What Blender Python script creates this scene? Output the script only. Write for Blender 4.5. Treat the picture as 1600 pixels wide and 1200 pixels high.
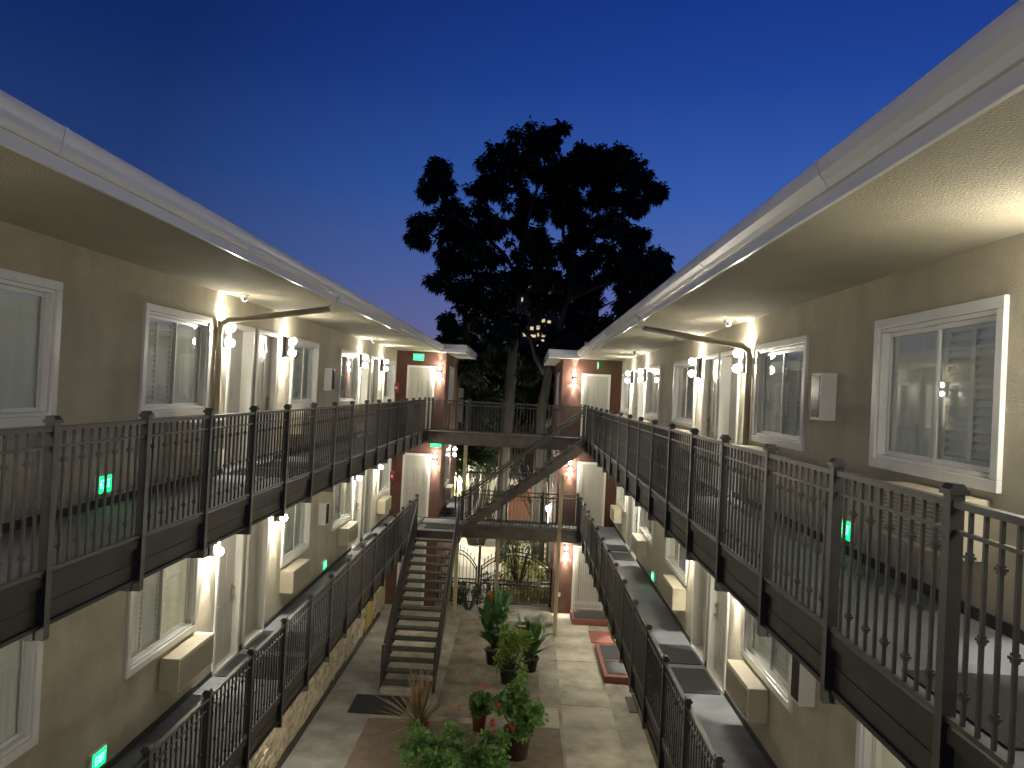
import bpy, math, random
import numpy as np
from mathutils import Vector, Matrix

random.seed(7)
RNG = np.random.default_rng(7)
scene = bpy.context.scene
for o in list(bpy.data.objects):
    bpy.data.objects.remove(o)
C = scene.collection

# ------------------------------------------------------------------ camera
EYE = 7.33
F2, F1 = EYE - 1.42, EYE - 4.375           # upper and middle walkway floors (ground is 0)
yaw, pitch, roll = -0.0185, 0.0097, 0.0493
fw = Vector((math.sin(yaw) * math.cos(pitch), math.cos(yaw) * math.cos(pitch), math.sin(pitch)))
r0 = Vector((math.cos(yaw), -math.sin(yaw), 0)); u0 = r0.cross(fw)
cr = r0 * math.cos(roll) + u0 * math.sin(roll)
cu = -r0 * math.sin(roll) + u0 * math.cos(roll)
cam_d = bpy.data.cameras.new('camera'); cam = bpy.data.objects.new('camera', cam_d); C.objects.link(cam)
m = Matrix((cr, cu, -fw)).transposed().to_4x4(); m.translation = Vector((0, 0, EYE)); cam.matrix_world = m
cam_d.lens = 27; cam_d.sensor_width = 36; cam_d.clip_end = 1500; cam_d.clip_start = .05
scene.camera = cam

# ------------------------------------------------------------------ world: dusk sky
w = bpy.data.worlds.new("World"); scene.world = w; w.use_nodes = True
nt = w.node_tree; N = nt.nodes; Lk = nt.links
bg = N['Background']
tc = N.new('ShaderNodeTexCoord')
sep = N.new('ShaderNodeSeparateXYZ'); Lk.new(tc.outputs['Generated'], sep.inputs[0])
ramp = N.new('ShaderNodeValToRGB'); Lk.new(sep.outputs['Z'], ramp.inputs[0])
e = ramp.color_ramp.elements
e[0].position = 0.0; e[0].color = (.17, .16, .31, 1)
e[1].position = 1.0; e[1].color = (.003, .012, .10, 1)
for p, c in ((.07, (.145, .155, .35, 1)), (.14, (.085, .140, .40, 1)), (.25, (.036, .105, .40, 1)), (.37, (.016, .060, .32, 1)), (.48, (.008, .038, .26, 1))):
    k = ramp.color_ramp.elements.new(p); k.color = c
dot = N.new('ShaderNodeVectorMath'); dot.operation = 'DOT_PRODUCT'
Lk.new(tc.outputs['Generated'], dot.inputs[0]); g = Vector((.42, 1, .02)).normalized(); dot.inputs[1].default_value = g
mr = N.new('ShaderNodeMapRange'); Lk.new(dot.outputs['Value'], mr.inputs[0])
mr.inputs[1].default_value = .62; mr.inputs[2].default_value = 1.0; mr.inputs[3].default_value = .42; mr.inputs[4].default_value = 1.12
mx = N.new('ShaderNodeVectorMath'); mx.operation = 'SCALE'
Lk.new(ramp.outputs[0], mx.inputs[0]); Lk.new(mr.outputs[0], mx.inputs['Scale'])
Lk.new(mx.outputs[0], bg.inputs[0]); bg.inputs[1].default_value = .20

scene.view_settings.view_transform = 'Standard'; scene.view_settings.look = 'None'
scene.view_settings.exposure = 2.25; scene.view_settings.gamma = 1.0
scene.cycles.use_denoising = True
scene.cycles.max_bounces = 7; scene.cycles.diffuse_bounces = 4; scene.cycles.transparent_max_bounces = 16
scene.cycles.sample_clamp_indirect = 4.0
scene.cycles.caustics_reflective = False; scene.cycles.caustics_refractive = False
LAMP = 1.0     # overall level of the building's lamps

# ------------------------------------------------------------------ materials
MATS = {}
def mat(name, col, rough=.6, metal=0, spec=.5, noise=0, nscale=6, bump=0, bscale=60, col2=None, coat=0, stretch=None, detail=4, streak=0):
    if name in MATS: return MATS[name]
    m = bpy.data.materials.new(name); m.use_nodes = True; MATS[name] = m
    nt = m.node_tree; b = nt.nodes['Principled BSDF']
    b.inputs['Base Color'].default_value = (*col, 1); b.inputs['Roughness'].default_value = rough
    b.inputs['Metallic'].default_value = metal; b.inputs['Specular IOR Level'].default_value = spec
    b.inputs['Coat Weight'].default_value = coat
    tc = nt.nodes.new('ShaderNodeTexCoord'); src = tc.outputs['Object']
    if stretch:
        mp = nt.nodes.new('ShaderNodeMapping'); mp.inputs['Scale'].default_value = stretch
        nt.links.new(src, mp.inputs[0]); src = mp.outputs[0]
    if noise or col2:
        n = nt.nodes.new('ShaderNodeTexNoise'); n.inputs['Scale'].default_value = nscale; n.inputs['Detail'].default_value = detail
        n.inputs['Roughness'].default_value = .6
        nt.links.new(src, n.inputs['Vector'])
        r = nt.nodes.new('ShaderNodeValToRGB'); r.color_ramp.elements[0].position = .32; r.color_ramp.elements[1].position = .68
        c2 = col2 or tuple(c * (1 - noise) for c in col)
        r.color_ramp.elements[0].color = (*c2, 1)
        r.color_ramp.elements[1].color = (*(tuple(min(1, c * (1 + noise * .5)) for c in col)), 1)
        nt.links.new(n.outputs['Fac'], r.inputs[0]); nt.links.new(r.outputs[0], b.inputs['Base Color'])
        ro = nt.nodes.new('ShaderNodeMapRange'); ro.inputs[3].default_value = max(0, rough - .08); ro.inputs[4].default_value = min(1, rough + .1)
        nt.links.new(n.outputs['Fac'], ro.inputs[0]); nt.links.new(ro.outputs[0], b.inputs['Roughness'])
    if streak:
        mp2 = nt.nodes.new('ShaderNodeMapping'); mp2.inputs['Scale'].default_value = (1.6, 1.6, .16); nt.links.new(tc.outputs['Object'], mp2.inputs[0])
        n3 = nt.nodes.new('ShaderNodeTexNoise'); n3.inputs['Scale'].default_value = 2.2; n3.inputs['Detail'].default_value = 7; nt.links.new(mp2.outputs[0], n3.inputs['Vector'])
        m3 = nt.nodes.new('ShaderNodeMapRange'); m3.inputs[1].default_value = .38; m3.inputs[2].default_value = .62; m3.inputs[3].default_value = 1 - streak; m3.inputs[4].default_value = 1.0
        nt.links.new(n3.outputs['Fac'], m3.inputs[0])
        sc_ = nt.nodes.new('ShaderNodeVectorMath'); sc_.operation = 'SCALE'; nt.links.new(r.outputs[0], sc_.inputs[0]); nt.links.new(m3.outputs[0], sc_.inputs['Scale'])
        nt.links.new(sc_.outputs[0], b.inputs['Base Color'])
    if bump:
        n2 = nt.nodes.new('ShaderNodeTexNoise'); n2.inputs['Scale'].default_value = bscale; n2.inputs['Detail'].default_value = 5
        nt.links.new(tc.outputs['Object'], n2.inputs['Vector'])
        bp = nt.nodes.new('ShaderNodeBump'); bp.inputs['Strength'].default_value = bump; bp.inputs['Distance'].default_value = .02
        nt.links.new(n2.outputs['Fac'], bp.inputs['Height']); nt.links.new(bp.outputs[0], b.inputs['Normal'])
    return m
def emit(name, col, s):
    if name in MATS: return MATS[name]
    m = bpy.data.materials.new(name); m.use_nodes = True; MATS[name] = m
    b = m.node_tree.nodes['Principled BSDF']; b.inputs['Base Color'].default_value = (*col, 1)
    b.inputs['Emission Color'].default_value = (*col, 1); b.inputs['Emission Strength'].default_value = s
    return m
def glass():
    m = bpy.data.materials.new('window glass'); m.use_nodes = True; nt = m.node_tree; nt.nodes.clear()
    o = nt.nodes.new('ShaderNodeOutputMaterial'); t = nt.nodes.new('ShaderNodeBsdfTransparent'); gl = nt.nodes.new('ShaderNodeBsdfGlossy')
    t.inputs[0].default_value = (.96, .975, .965, 1); gl.inputs['Roughness'].default_value = .015
    fr = nt.nodes.new('ShaderNodeLayerWeight'); pw = nt.nodes.new('ShaderNodeMath'); pw.operation = 'POWER'; pw.inputs[1].default_value = 4.0
    nt.links.new(fr.outputs['Facing'], pw.inputs[0])
    ad = nt.nodes.new('ShaderNodeMath'); ad.operation = 'MULTIPLY_ADD'; ad.inputs[1].default_value = .9; ad.inputs[2].default_value = .035; ad.use_clamp = True
    nt.links.new(pw.outputs[0], ad.inputs[0])
    mi = nt.nodes.new('ShaderNodeMixShader'); nt.links.new(ad.outputs[0], mi.inputs[0]); nt.links.new(t.outputs[0], mi.inputs[1]); nt.links.new(gl.outputs[0], mi.inputs[2])
    nt.links.new(mi.outputs[0], o.inputs[0]); MATS['glass'] = m; return m
GLASS = glass()
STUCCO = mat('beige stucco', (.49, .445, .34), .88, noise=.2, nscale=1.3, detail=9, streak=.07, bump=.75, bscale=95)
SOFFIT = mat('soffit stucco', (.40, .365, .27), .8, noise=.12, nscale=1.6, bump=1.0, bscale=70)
RED = mat('terracotta stucco', (.125, .056, .038), .85, streak=.08, noise=.18, nscale=2.5, bump=.6, bscale=90)
WHITE = mat('white paint', (.72, .70, .64), .35, noise=.05, nscale=3)
DOORW = mat('door paint', (.47, .45, .39), .4, noise=.06, nscale=2)
VINYL = mat('white vinyl', (.76, .76, .73), .22, noise=.04, nscale=4)
GUT = mat('gutter paint', (.80, .80, .77), .22)
PIPE = mat('downspout paint', (.28, .25, .185), .45, noise=.1)
IRON = mat('dark bronze metal', (.058, .055, .050), .48, metal=.25, noise=.25, nscale=9)
STEEL = mat('painted steel beam', (.058, .053, .044), .62, metal=0, spec=.25, streak=.2, noise=.3, nscale=3)
STAIR = mat('brown stair steel', (.075, .064, .052), .55, metal=.1, noise=.35, nscale=4)
TREAD = mat('worn tread', (.10, .097, .088), .8, noise=.35, nscale=7, bump=.4)
DECK = mat('walkway concrete', (.125, .135, .145), .75, noise=.3, nscale=2.5, bump=.25, bscale=40)
MAT_ = mat('rubber mat', (.022, .023, .024), .9, noise=.3, nscale=30, bump=.5, bscale=200)
BASE = mat('dark skirting', (.03, .03, .028), .7)
CURT = mat('curtain cloth', (.86, .88, .84), .9, noise=.05, nscale=3, stretch=(1, 9, .3))
SHUT = mat('shutter slats', (.86, .87, .85), .55)
CURTLIT = mat('curtain lit from the room', (.84, .82, .70), .9, noise=.05, nscale=3)
_b = CURTLIT.node_tree.nodes['Principled BSDF']; _b.inputs['Emission Color'].default_value = (1, .88, .55, 1); _b.inputs['Emission Strength'].default_value = .035
DARK = mat('dark interior', (.02, .02, .02), .8)
CREAM = mat('cream unit plastic', (.60, .54, .40), .5, noise=.06)
BLACK = mat('black metal', (.012, .012, .012), .4)
GLOBE = emit('lit globe', (1.0, .94, .80), 36 * LAMP)
GREEN = emit('lit green sign', (.0, .62, .10), .9)
GREENW = emit('lit sign letters', (.12, .95, .50), 1.3)
POST = mat('cream post paint', (.36, .31, .19), .6, noise=.15)
CONC = mat('courtyard concrete', (.35, .325, .27), .85, noise=.48, nscale=1.4, bump=.35, bscale=30, detail=8)
CONCL = mat('pale path concrete', (.47, .44, .36), .85, noise=.48, nscale=1.1, bump=.3, bscale=30, detail=8)
CONCG = mat('grey side concrete', (.33, .325, .30), .85, noise=.48, nscale=1.3, bump=.3, bscale=30, detail=8)
PAVE = mat('brown paving', (.21, .165, .12), .9, noise=.25, nscale=5, bump=.5, bscale=45)
PAVE2 = mat('worn brown paving', (.27, .23, .17), .9, noise=.5, nscale=2, bump=.5, bscale=45, detail=9)
STONE = mat('stacked pale stone', (.62, .54, .40), .85, noise=.45, nscale=5, bump=.7, bscale=40)
GOLD = mat('aged brass', (.45, .35, .17), .3, metal=.9)
BRICKR = mat('red painted kerb', (.20, .066, .042), .7, noise=.2)
TERRA = mat('terracotta clay', (.33, .11, .055), .75, noise=.2)
POTD = mat('dark plastic pot', (.045, .042, .038), .5, noise=.2)
POTB = mat('brown glazed pot', (.13, .085, .055), .45, noise=.3)
SOIL = mat('soil', (.03, .02, .012), .95)
BARK = mat('bark', (.105, .10, .085), .9, noise=.4, nscale=5, bump=1, bscale=18, stretch=(1, 1, .25))
def leafm(n, c, c2): return mat(n, c, .55, noise=.3, nscale=2.2, col2=c2)
LF_TREE = leafm('dark tree leaf', (.035, .055, .022), (.018, .03, .014))
LF_BUSH = leafm('bush leaf', (.065, .11, .04), (.03, .055, .022))
LF_GER = leafm('geranium leaf', (.15, .29, .06), (.06, .15, .035))
LF_LIME = leafm('lime leaf', (.26, .34, .06), (.10, .19, .035))
LF_CAN = leafm('canna leaf', (.11, .24, .07), (.05, .14, .04))
LF_DRY = leafm('dry blade', (.33, .24, .14), (.17, .12, .065))
LF_YEL = leafm('yellowish leaf', (.36, .35, .10), (.16, .20, .06))
FL_RED = mat('red petals', (.62, .035, .025), .6)
FL_ORG = mat('orange petals', (.85, .22, .02), .6)
FL_PNK = mat('pink petals', (.60, .14, .14), .6)

# ------------------------------------------------------------------ mesh building
class MB:
    def __init__(s): s.v = []; s.f = []; s.sm = []
    def quad(s, *p, smooth=False):
        i = len(s.v); s.v += [tuple(q) for q in p]; s.f.append(tuple(range(i, i + len(p)))); s.sm.append(smooth); return s
    def box(s, x0, x1, y0, y1, z0, z1):
        if x0 > x1: x0, x1 = x1, x0
        if y0 > y1: y0, y1 = y1, y0
        if z0 > z1: z0, z1 = z1, z0
        i = len(s.v)
        s.v += [(x0, y0, z0), (x1, y0, z0), (x1, y1, z0), (x0, y1, z0), (x0, y0, z1), (x1, y0, z1), (x1, y1, z1), (x0, y1, z1)]
        for f in ((0, 3, 2, 1), (4, 5, 6, 7), (0, 1, 5, 4), (1, 2, 6, 5), (2, 3, 7, 6), (3, 0, 4, 7)):
            s.f.append(tuple(i + k for k in f)); s.sm.append(False)
        return s
    def prism(s, pts, ax, a0, a1):
        """polygon pts (two coordinates) extruded along axis ax from a0 to a1"""
        def P(p, a): return {0: (a, p[0], p[1]), 1: (p[0], a, p[1]), 2: (p[0], p[1], a)}[ax]
        i = len(s.v); n = len(pts)
        s.v += [P(p, a0) for p in pts] + [P(p, a1) for p in pts]
        s.f.append(tuple(i + k for k in range(n))); s.f.append(tuple(i + n + k for k in reversed(range(n)))); s.sm += [False, False]
        for k in range(n): s.f.append((i + k, i + n + k, i + n + (k + 1) % n, i + (k + 1) % n)); s.sm.append(False)
        return s
    def tube(s, pts, rad, n=8, cap=True):
        pts = [Vector(p) for p in pts]; rad = rad if isinstance(rad, (list, tuple)) else [rad] * len(pts)
        i = len(s.v); up = None
        for k, p in enumerate(pts):
            d = (pts[min(k + 1, len(pts) - 1)] - pts[max(k - 1, 0)]).normalized()
            if up is None: up = Vector((0, 0, 1)) if abs(d.z) < .9 else Vector((1, 0, 0))
            a = d.cross(up).normalized(); b = a.cross(d).normalized(); up = b
            for j in range(n):
                t = 2 * math.pi * (j + .5) / n; s.v.append(tuple(p + (a * math.cos(t) + b * math.sin(t)) * rad[k]))
        for k in range(len(pts) - 1):
            for j in range(n):
                s.f.append((i + k * n + j, i + k * n + (j + 1) % n, i + (k + 1) * n + (j + 1) % n, i + (k + 1) * n + j)); s.sm.append(n > 5)
        if cap:
            s.f.append(tuple(i + j for j in reversed(range(n)))); s.f.append(tuple(i + (len(pts) - 1) * n + j for j in range(n))); s.sm += [False, False]
        return s
    def lathe(s, prof, cx=0, cy=0, n=20, cz=0):
        i = len(s.v)
        for r, z in prof:
            for j in range(n): t = 2 * math.pi * j / n; s.v.append((cx + r * math.cos(t), cy + r * math.sin(t), cz + z))
        for k in range(len(prof) - 1):
            for j in range(n):
                s.f.append((i + k * n + j, i + k * n + (j + 1) % n, i + (k + 1) * n + (j + 1) % n, i + (k + 1) * n + j)); s.sm.append(True)
        return s
    def ball(s, c, r, n=12, sz=1):
        m = n // 2; prof = [(max(1e-4, r * math.sin(math.pi * k / m)), -r * sz * math.cos(math.pi * k / m)) for k in range(m + 1)]
        return s.lathe(prof, c[0], c[1], n, c[2])
    def build(s, name, material, parent=None, bevel=0):
        me = bpy.data.meshes.new(name); me.from_pydata(s.v, [], s.f); me.materials.append(material)
        me.polygons.foreach_set('use_smooth', s.sm); me.update()
        o = bpy.data.objects.new(name, me); C.objects.link(o)
        if parent is not None:
            o.parent = parent
        if bevel:
            b = o.modifiers.new('bevel', 'BEVEL'); b.width = bevel; b.segments = 2; b.limit_method = 'ANGLE'
        return o
def tag(o, label=None, cat=None, group=None, kind=None):
    for k, v in (('label', label), ('category', cat), ('group', group), ('kind', kind)):
        if v: o[k] = v
    return o
def thing(name, loc, label, cat, group=None, rz=0):
    o = bpy.data.objects.new(name, None); C.objects.link(o); o.location = loc; o.rotation_euler = (0, 0, rz); o.empty_display_size = .2
    return tag(o, label, cat, group)
def place_child(o, root):
    """child built in world coordinates: keep it where it is under an unrotated root"""
    o.parent = root; o.location = tuple(-c for c in root.location); return o
def dup(root, loc, rz, label, group=None):
    r = root.copy(); C.objects.link(r); r.location = loc; r.rotation_euler = (0, 0, rz); r['label'] = label
    if group: r['group'] = group
    for ch in list(root.children):
        c = ch.copy(); C.objects.link(c); c.parent = r
        for g_ in ch.children:
            d = g_.copy(); C.objects.link(d); d.parent = c
    return r
def struct(mb, name, material): return tag(mb.build(name, material), kind='structure')
def text_mesh(txt, size, depth=.002):
    cu = bpy.data.curves.new('lettering', 'FONT'); cu.body = txt; cu.size = size; cu.extrude = depth; cu.align_x = 'CENTER'; cu.align_y = 'CENTER'
    o = bpy.data.objects.new('tmp', cu); C.objects.link(o); bpy.context.view_layer.update()
    me = bpy.data.meshes.new_from_object(o.evaluated_get(bpy.context.evaluated_depsgraph_get()))
    bpy.data.objects.remove(o); return me

# ------------------------------------------------------------------ layout numbers (metres, from the photo's perspective)
SIDE = {-1: dict(W=4.39, R=3.22, lip=2.78, sof=2.87, name='left'), 1: dict(W=3.19, R=2.00, lip=1.62, sof=1.74, name='right')}
YE = 25.8            # end walls
Y0 = -1.5
ZS = EYE + 1.20      # soffit
WIN = {-1: [(5.0, 7.08), (8.65, 10.5), (14.2, 16.0), (17.9, 19.85), (23.45, 25.4)],
       1: [(5.17, 7.08), (8.78, 10.72), (14.48, 16.62), (18.35, 20.3), (23.35, 25.4)]}
DOOR = {-1: [(1.9, 2.9), (3.1, 4.1), (11.17, 12.2), (12.37, 13.38), (20.1, 21.15), (21.5, 22.6)],
        1: [(1.9, 2.9), (3.3, 4.3), (11.55, 12.68), (12.8, 13.84), (20.65, 21.7), (21.85, 22.8)]}
LAMPY = {-1: [1.2, 3.0, 10.82, 13.72, 19.97, 22.95], 1: [1.6, 4.33, 11.12, 14.14, 20.47, 23.05]}
WZ0, WZ1 = .90, 2.23
ORD = ['first', 'second', 'third', 'fourth', 'fifth', 'sixth', 'seventh', 'eighth', 'ninth', 'tenth']
LEVN = {0: 'ground floor', 1: 'middle walkway', 2: 'top walkway'}
FLOOR = {0: 0.0, 1: F1, 2: F2}

# ------------------------------------------------------------------ ground
struct(MB().quad((-150, -40, -.02), (150, -40, -.02), (150, 400, -.02), (-150, 400, -.02)), 'ground', mat('dark asphalt', (.05, .05, .048), .9, noise=.3, nscale=.6))
struct(MB().quad((-4.6, -3, 0), (3.4, -3, 0), (3.4, 26.6, 0), (-4.6, 26.6, 0)), 'courtyard_floor', CONC)
struct(MB().quad((-4.5, -3, .004), (-3.14, -3, .004), (-3.14, 24.6, .004), (-4.5, 24.6, .004)), 'path', CONCG)
struct(MB().quad((1.12, 8, .008), (2.4, 8, .008), (2.34, 25.7, .008), (1.25, 25.7, .008)), 'path', CONCL)
struct(MB().quad((-3.12, 8, .012), (1.2, 8, .012), (1.1, 16.9, .012), (-3.1, 16.9, .012)), 'paving', PAVE)
struct(MB().quad((-1.7, 17.2, .012), (.72, 17.2, .012), (.62, 24.6, .012), (-1.72, 24.6, .012)), 'paving', PAVE2)
struct(MB().quad((.62, 16.93, .016), (1.1, 16.93, .016), (1.1, 17.98, .016), (.64, 17.9, .016)).quad((-3.1, 16.93, .016), (-1.9, 16.93, .016), (-1.9, 17.06, .016), (-3.1, 17.06, .016)), 'pale_edging', mat('pale concrete strip', (.45, .42, .33), .8, noise=.15))
for y in (14.2, 18.2, 21.2):
    struct(MB().box(1.14, 2.36, y, y + .018, .009, .0115), 'path_joint', mat('joint grime', (.07, .06, .045), .95))
struct(MB().quad((-3.6, 16.99, .020), (-2.35, 16.99, .020), (-2.38, 18.1, .020), (-3.55, 18.1, .020)), 'ramp_surface', CONCG) if False else None
mm = MB().box(-3.62, -2.36, 17.1, 18.12, .018, .03).build('floor_mat', MAT_)
tag(mm, 'dark flat mat on the concrete at the foot of the open stairs', 'mat')

# ------------------------------------------------------------------ the two wings
def wx(s, w): return s * (SIDE[s]['W'] - w)
def wall_with_holes(mb, s, y0, y1, z0, z1, holes, th=.2):
    ys = sorted({y0, y1, *[h[0] for h in holes], *[h[1] for h in holes]})
    for a, b in zip(ys[:-1], ys[1:]):
        hs = [h for h in holes if h[0] <= a + 1e-6 and h[1] >= b - 1e-6]
        if hs:
            h = hs[0]
            if h[2] > z0 + .01: mb.box(wx(s, 0), wx(s, -th), a, b, z0, h[2])
            if h[3] < z1 - .01: mb.box(wx(s, 0), wx(s, -th), a, b, h[3], z1)
        else: mb.box(wx(s, 0), wx(s, -th), a, b, z0, z1)

def six_panel_faces(mb, box, y0, y1, z0, z1, front, inner):
    """raised panels on a door leaf; box(u0,u1,z0,z1,d0,d1) adds a box"""
    W = y1 - y0; H = z1 - z0
    for ca in (.14, .56):
        for (a, b) in ((.06, .42), (.48, .80), (.85, .95)):
            u0 = y0 + W * ca; u1 = u0 + W * .30; q0 = z0 + H * a; q1 = z0 + H * b
            box(u0, u1, q0, q1, front - .012, front + .001)     # sunken groove frame shown by a raised rim
            box(u0 + .03, u1 - .03, q0 + .03, q1 - .03, front, front + .010)
def window(s, y0, y1, f, root, k, lv):
    c = .085
    z0, z1 = f + WZ0, f + WZ1
    X = lambda w_: wx(s, w_)
    m = MB()
    # outer casing, stepped
    for (a, b, p, q) in ((y0, y1, z1 - c, z1), (y0, y1, z0, z0 + c), (y0, y0 + c, z0 + c, z1 - c), (y1 - c, y1, z0 + c, z1 - c)):
        m.box(X(.035), X(-.10), a, b, p, q)
    i = .035
    for (a, b, p, q) in ((y0 + c, y1 - c, z1 - c - i, z1 - c), (y0 + c, y1 - c, z0 + c, z0 + c + i), (y0 + c, y0 + c + i, z0 + c + i, z1 - c - i), (y1 - c - i, y1 - c, z0 + c + i, z1 - c - i)):
        m.box(X(.012), X(-.10), a, b, p, q)
    wobj = m.build('window', VINYL, bevel=.006); place_child(wobj, root)
    ya, yb = y0 + c + i, y1 - c - i; za, zb = z0 + c + i, z1 - c - i; ym = (ya + yb) / 2 + (.0 if s < 0 else -.04)
    fr = MB(); t = .04
    for (a, b, d) in ((ya, ym + .02, -.028), (ym - .02, yb, -.055)):
        fr.box(X(d), X(d - .022), a, a + t, za, zb); fr.box(X(d), X(d - .022), b - t, b, za, zb)
        fr.box(X(d), X(d - .022), a + t, b - t, za, za + t); fr.box(X(d), X(d - .022), a + t, b - t, zb - t, zb)
    o = fr.build('sash', VINYL, bevel=.003); o.parent = wobj
    g1 = MB().box(X(-.037), X(-.041), ya + t, ym - .02, za + t, zb - t).box(X(-.064), X(-.068), ym + .02, yb - t, za + t, zb - t)
    o = g1.build('pane', GLASS); o.parent = wobj
    # shutters behind one half, curtain folds behind the other
    sh = MB(); far = (s > 0) != (k % 2 == 0)
    a, b = (ya, ym)
    a2, b2 = (ym, yb) if a == ya else (ya, ym)
    rnd = random.Random(k * 7 + lv * 31 + (s > 0) * 5)
    tilt = rnd.uniform(.020, .029)
    for (p, q) in ((a, a + .06), (b - .06, b), ((a + b) / 2 - .03, (a + b) / 2 + .03)): sh.box(X(-.072), X(-.10), p, q, za, zb)
    sh.box(X(-.073), X(-.099), a, b, za, za + .07); sh.box(X(-.073), X(-.099), a, b, zb - .07, zb)
    z = za + .10
    while z < zb - .1:
        for (p, q) in ((a + .06, (a + b) / 2 - .03), ((a + b) / 2 + .03, b - .06)):
            j = len(sh.v)
            sh.v += [(X(-.074), p, z - tilt), (X(-.074), q, z - tilt), (X(-.104), q, z + tilt), (X(-.104), p, z + tilt),
                     (X(-.074), p, z - tilt + .007), (X(-.074), q, z - tilt + .007), (X(-.104), q, z + tilt + .007), (X(-.104), p, z + tilt + .007)]
            for fc in ((0, 1, 2, 3), (4, 5, 6, 7), (0, 1, 5, 4), (2, 3, 7, 6)): sh.f.append(tuple(j + t_ for t_ in fc)); sh.sm.append(False)
        z += .062
    o = sh.build('shutter', SHUT); o.parent = wobj
    cu_ = MB(); n = 46; pts = []
    for q in range(n + 1):
        y = ya + (yb - ya) * q / n
        inside = a2 <= y <= b2
        d = (-.082 + .004 * math.sin(q * .8)) if inside else -.112
        pts.append((X(d), y))
    for q in range(n):
        (xa, p), (xb, r_) = pts[q], pts[q + 1]
        cu_.quad((xa, p, za), (xb, r_, za), (xb, r_, zb), (xa, p, zb), smooth=True)
    o = cu_.build('curtain', CURTLIT if (lv == 1 and (k + (s > 0)) % 2 == 1) else CURT); o.parent = wobj
    return wobj
def side_door(s, y0, y1, f, root, idx, ledge):
    X = lambda w_: wx(s, w_); c = .07; z1 = f + WZ1
    m = MB()
    for (a, b, p, q) in ((y0, y1, z1 - c, z1), (y0, y0 + c, f + .02, z1 - c), (y1 - c, y1, f + .02, z1 - c)):
        m.box(X(.025), X(-.17), a, b, p, q)
    m.box(X(.03), X(-.17), y0 + c, y1 - c, f + .004, f + .035)
    fr = m.build('door_frame', WHITE, bevel=.004)
    d0 = -.145 if idx % 2 == 0 else -.085
    leaf = MB().box(X(d0), X(d0 - .04), y0 + c, y1 - c, f + .035, z1 - c)
    def bx(u0, u1, q0, q1, e0, e1): leaf.box(X(e0), X(e1), u0, u1, q0, q1)
    six_panel_faces(leaf, bx, y0 + c, y1 - c, f + .04, z1 - c, d0, 0)
    L = leaf.build('door', DOORW, bevel=.003); place_child(L, root); fr.parent = L
    h = MB(); yh = y0 + c + .09 if idx % 2 == 0 else y1 - c - .09
    h.box(X(d0 + .004), X(d0 + .016), yh - .025, yh + .025, f + .86, f + 1.14)
    h.tube([(X(d0 + .01), yh, f + .94), (X(d0 + .06), yh, f + .94), (X(d0 + .065), yh + (.1 if idx % 2 == 0 else -.1), f + .94)], .009, 8)
    h.ball((X(d0 + .03), yh, f + 1.09), .022, 8)
    o = h.build('handle', GOLD); o.parent = L
def end_door(s, f, root, x0, x1, ptop=2.14, screen=False):
    y = YE; c = .075
    m = MB().box(x0, x1, y - .03, y + .02, f + ptop - c, f + ptop).box(x0, x0 + c, y - .03, y + .02, f + .02, f + ptop - c).box(x1 - c, x1, y - .03, y + .02, f + .02, f + ptop - c)
    fr = m.build('door_frame', WHITE, bevel=.004)
    a, b = x0 + c, x1 - c; W = b - a; H = ptop - c - .03
    leaf = MB().box(a, b, y - .012, y + .02, f + .03, f + ptop - c)
    leaf = MB().box(a, b, y - .003, y + .02, f + .03, f + ptop - c); Z = lambda t: f + .03 + H * t
    for (u0, u1) in ((0, .13), (.45, .55), (.87, 1)): leaf.box(a + W * u0, a + W * u1, y - .003, y - .035, Z(0), Z(1))
    for (u0, u1) in ((.13, .45), (.55, .87)):
        for (p, q) in ((0, .09), (.41, .48), (.80, .85), (.95, 1)): leaf.box(a + W * u0, a + W * u1, y - .003, y - .034, Z(p), Z(q))
        for (p, q) in ((.09, .41), (.48, .80), (.85, .95)): leaf.box(a + W * u0 + .045, a + W * u1 - .045, y - .003, y - .028, Z(p) + .045, Z(q) - .045)
    L = leaf.build('door', DOORW); place_child(L, root); fr.parent = L
    h = MB(); xh = a + .08 if s < 0 else b - .08
    h.box(xh - .022, xh + .022, y - .012, y - .024, f + .85, f + 1.15); h.tube([(xh, y - .02, f + .95), (xh, y - .07, f + .95), (xh + (.09 if s < 0 else -.09), y - .075, f + .95)], .009, 8)
    o = h.build('handle', GOLD if s < 0 else mat('brushed nickel', (.4, .38, .34), .35, metal=.8)); o.parent = L
    if screen:
        sc = MB()
        for k in range(13):
            xx = a + .03 + (W - .06) * k / 12; sc.box(xx - .006, xx + .006, y - .07, y - .058, f + .1, f + ptop - .12)
        for zz in (f + .1, f + .26, f + .32, f + ptop - .12): sc.box(a, b, y - .075, y - .055, zz - .012, zz + .012)
        for k in range(10):
            for zz in ((f + .62, f + 1.05, f + 1.5) if k % 3 == 0 else (f + .85, f + 1.3)): 
                if k % 3 < 2: sc.ball((a + .06 + (W - .12) * k / 9, y - .066, zz), .016, 6)
        o = sc.build('security_screen', VINYL); o.parent = L
    return L

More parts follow.
